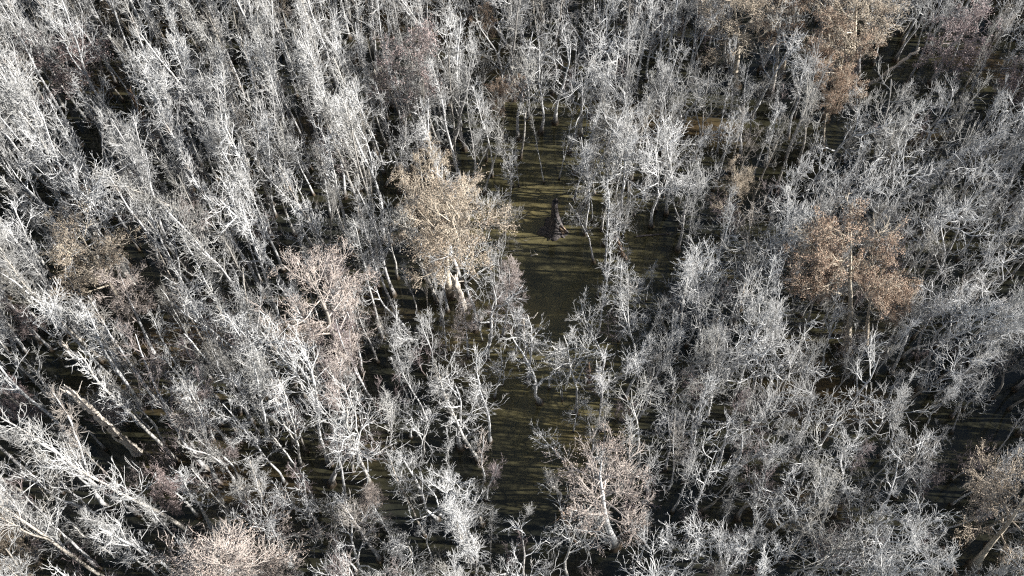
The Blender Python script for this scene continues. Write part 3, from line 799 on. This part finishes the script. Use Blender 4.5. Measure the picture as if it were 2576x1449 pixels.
log((2545, 1393), (2600, 1391), 0.14, 'snag', 'white log end at the frame edge in the tan bush corner')
log((1335, 645), (1352, 640), 0.05, 'snag', 'small pale stick floating in the open pool below the dark stump')
log((620, 1240), (705, 1228), 0.10, 'stump', 'dark log half sunk in the brown shallows beyond the salmon tree')

# ---------------------------------------------------------------- far trees and understory: masses nobody could count, as instances
def mass(name, label, cat, keys, items):
    """items: (x,y,scale,rz,lean_x,lean_y,index)"""
    cl = bpy.data.collections.new(name + '_kinds')
    for k, (key, vi) in enumerate(keys):
        tr, cr, mt, mc = VAR[key][vi][3]
        g = Geo()
        for V_, src, mi in ((None, tr, 0), (None, cr, 1)):
            off = g.n
            g.V += src.V; g.n += src.n
            g.F4 += [f+off for f in src.F4]; g.F3 += [f+off for f in src.F3]
            g.m4 += [m+mi for m in src.m4]; g.m3 += [m+mi for m in src.m3]
        me = g.mesh('%s_kind' % name, [MAT[mt]]+[MAT[x] for x in mc])
        cl.objects.link(bpy.data.objects.new('%s_%02d' % (name, k), me))
    me = bpy.data.meshes.new(name)
    n = len(items); A = np.array(items, float)
    me.vertices.add(n)
    me.vertices.foreach_set('co', np.stack([A[:, 0], A[:, 1], np.zeros(n)], 1).astype(np.float32).ravel())
    for nm, tp, arr in (('rot', 'FLOAT_VECTOR', np.stack([A[:, 4], A[:, 5], A[:, 3]], 1).ravel()), ('scl', 'FLOAT_VECTOR', np.stack([A[:, 2]*A[:, 7], A[:, 2]*A[:, 7], A[:, 2]], 1).ravel()), ('idx', 'INT', A[:, 6].astype(int))):
        at = me.attributes.new(nm, tp, 'POINT')
        at.data.foreach_set('vector' if tp == 'FLOAT_VECTOR' else 'value', arr)
    o = bpy.data.objects.new(name, me); COL.objects.link(o)
    ng = bpy.data.node_groups.new(name, 'GeometryNodeTree')
    ng.interface.new_socket('Geometry', in_out='INPUT', socket_type='NodeSocketGeometry')
    ng.interface.new_socket('Geometry', in_out='OUTPUT', socket_type='NodeSocketGeometry')
    N = ng.nodes; Lk = ng.links
    gi, go = N.new('NodeGroupInput'), N.new('NodeGroupOutput')
    ci = N.new('GeometryNodeCollectionInfo'); ci.inputs[0].default_value = cl
    ci.inputs['Separate Children'].default_value = True; ci.inputs['Reset Children'].default_value = True
    ip = N.new('GeometryNodeInstanceOnPoints'); ip.inputs['Pick Instance'].default_value = True
    def attr(nm, tp):
        a = N.new('GeometryNodeInputNamedAttribute'); a.data_type = tp; a.inputs[0].default_value = nm; return a.outputs[0]
    Lk.new(gi.outputs[0], ip.inputs['Points']); Lk.new(ci.outputs[0], ip.inputs['Instance'])
    Lk.new(attr('idx', 'INT'), ip.inputs['Instance Index'])
    Lk.new(attr('rot', 'FLOAT_VECTOR'), ip.inputs['Rotation'])
    Lk.new(attr('scl', 'FLOAT_VECTOR'), ip.inputs['Scale'])
    Lk.new(ip.outputs[0], go.inputs[0])
    md = o.modifiers.new('scatter', 'NODES'); md.node_group = ng
    tag(o, label, cat, None, 'stuff')
    return o

fk = [('slender', i) for i in range(14)] + [('spreading', i) for i in range(14)] + [('pinky', 0), ('plum', 0)]
items = []
for x, y, h, kd, *_ in rest:
    i = random.randrange(14) + (0 if kd == 'slender' else 14)
    q = random.random()
    clear = 1200 < proj(x, y, 0)[0] < 1850 and 300 < proj(x, y, 0)[1] < 1000
    if q < 0.004 and not clear: i = 29
    H = VAR[fk[i][0]][fk[i][1]][2]
    items.append((x, y, h/H, random.uniform(0, 6.28), random.gauss(0, 0.04), random.gauss(0, 0.04), i, random.uniform(0.7, 0.98)))
mass('far_bare_trees', 'mass of more distant leafless grey trees filling the flooded forest', 'forest', fk, items)

uk = [('under', i) for i in range(6)]
items = []
for _ in range(450):
    y = random.uniform(18, 115); hw = 40+0.22*y; x = random.uniform(-hw, hw+6)
    s = random.uniform(0.55, 1.25)
    if blocked(x, y, 5*s, 1.2, HARD) or hides(x, y, 5*s, 1.2): continue
    if random.random() < 0.8 and blocked(x, y, 5*s, 1.2, SOFT): continue
    items.append((x, y, s, random.uniform(0, 6.28), random.gauss(0, 0.1), random.gauss(0, 0.1), random.randrange(6), 1.0))
mass('undergrowth', 'low bare twiggy undergrowth standing in the dark water between the trees', 'undergrowth', uk, items)
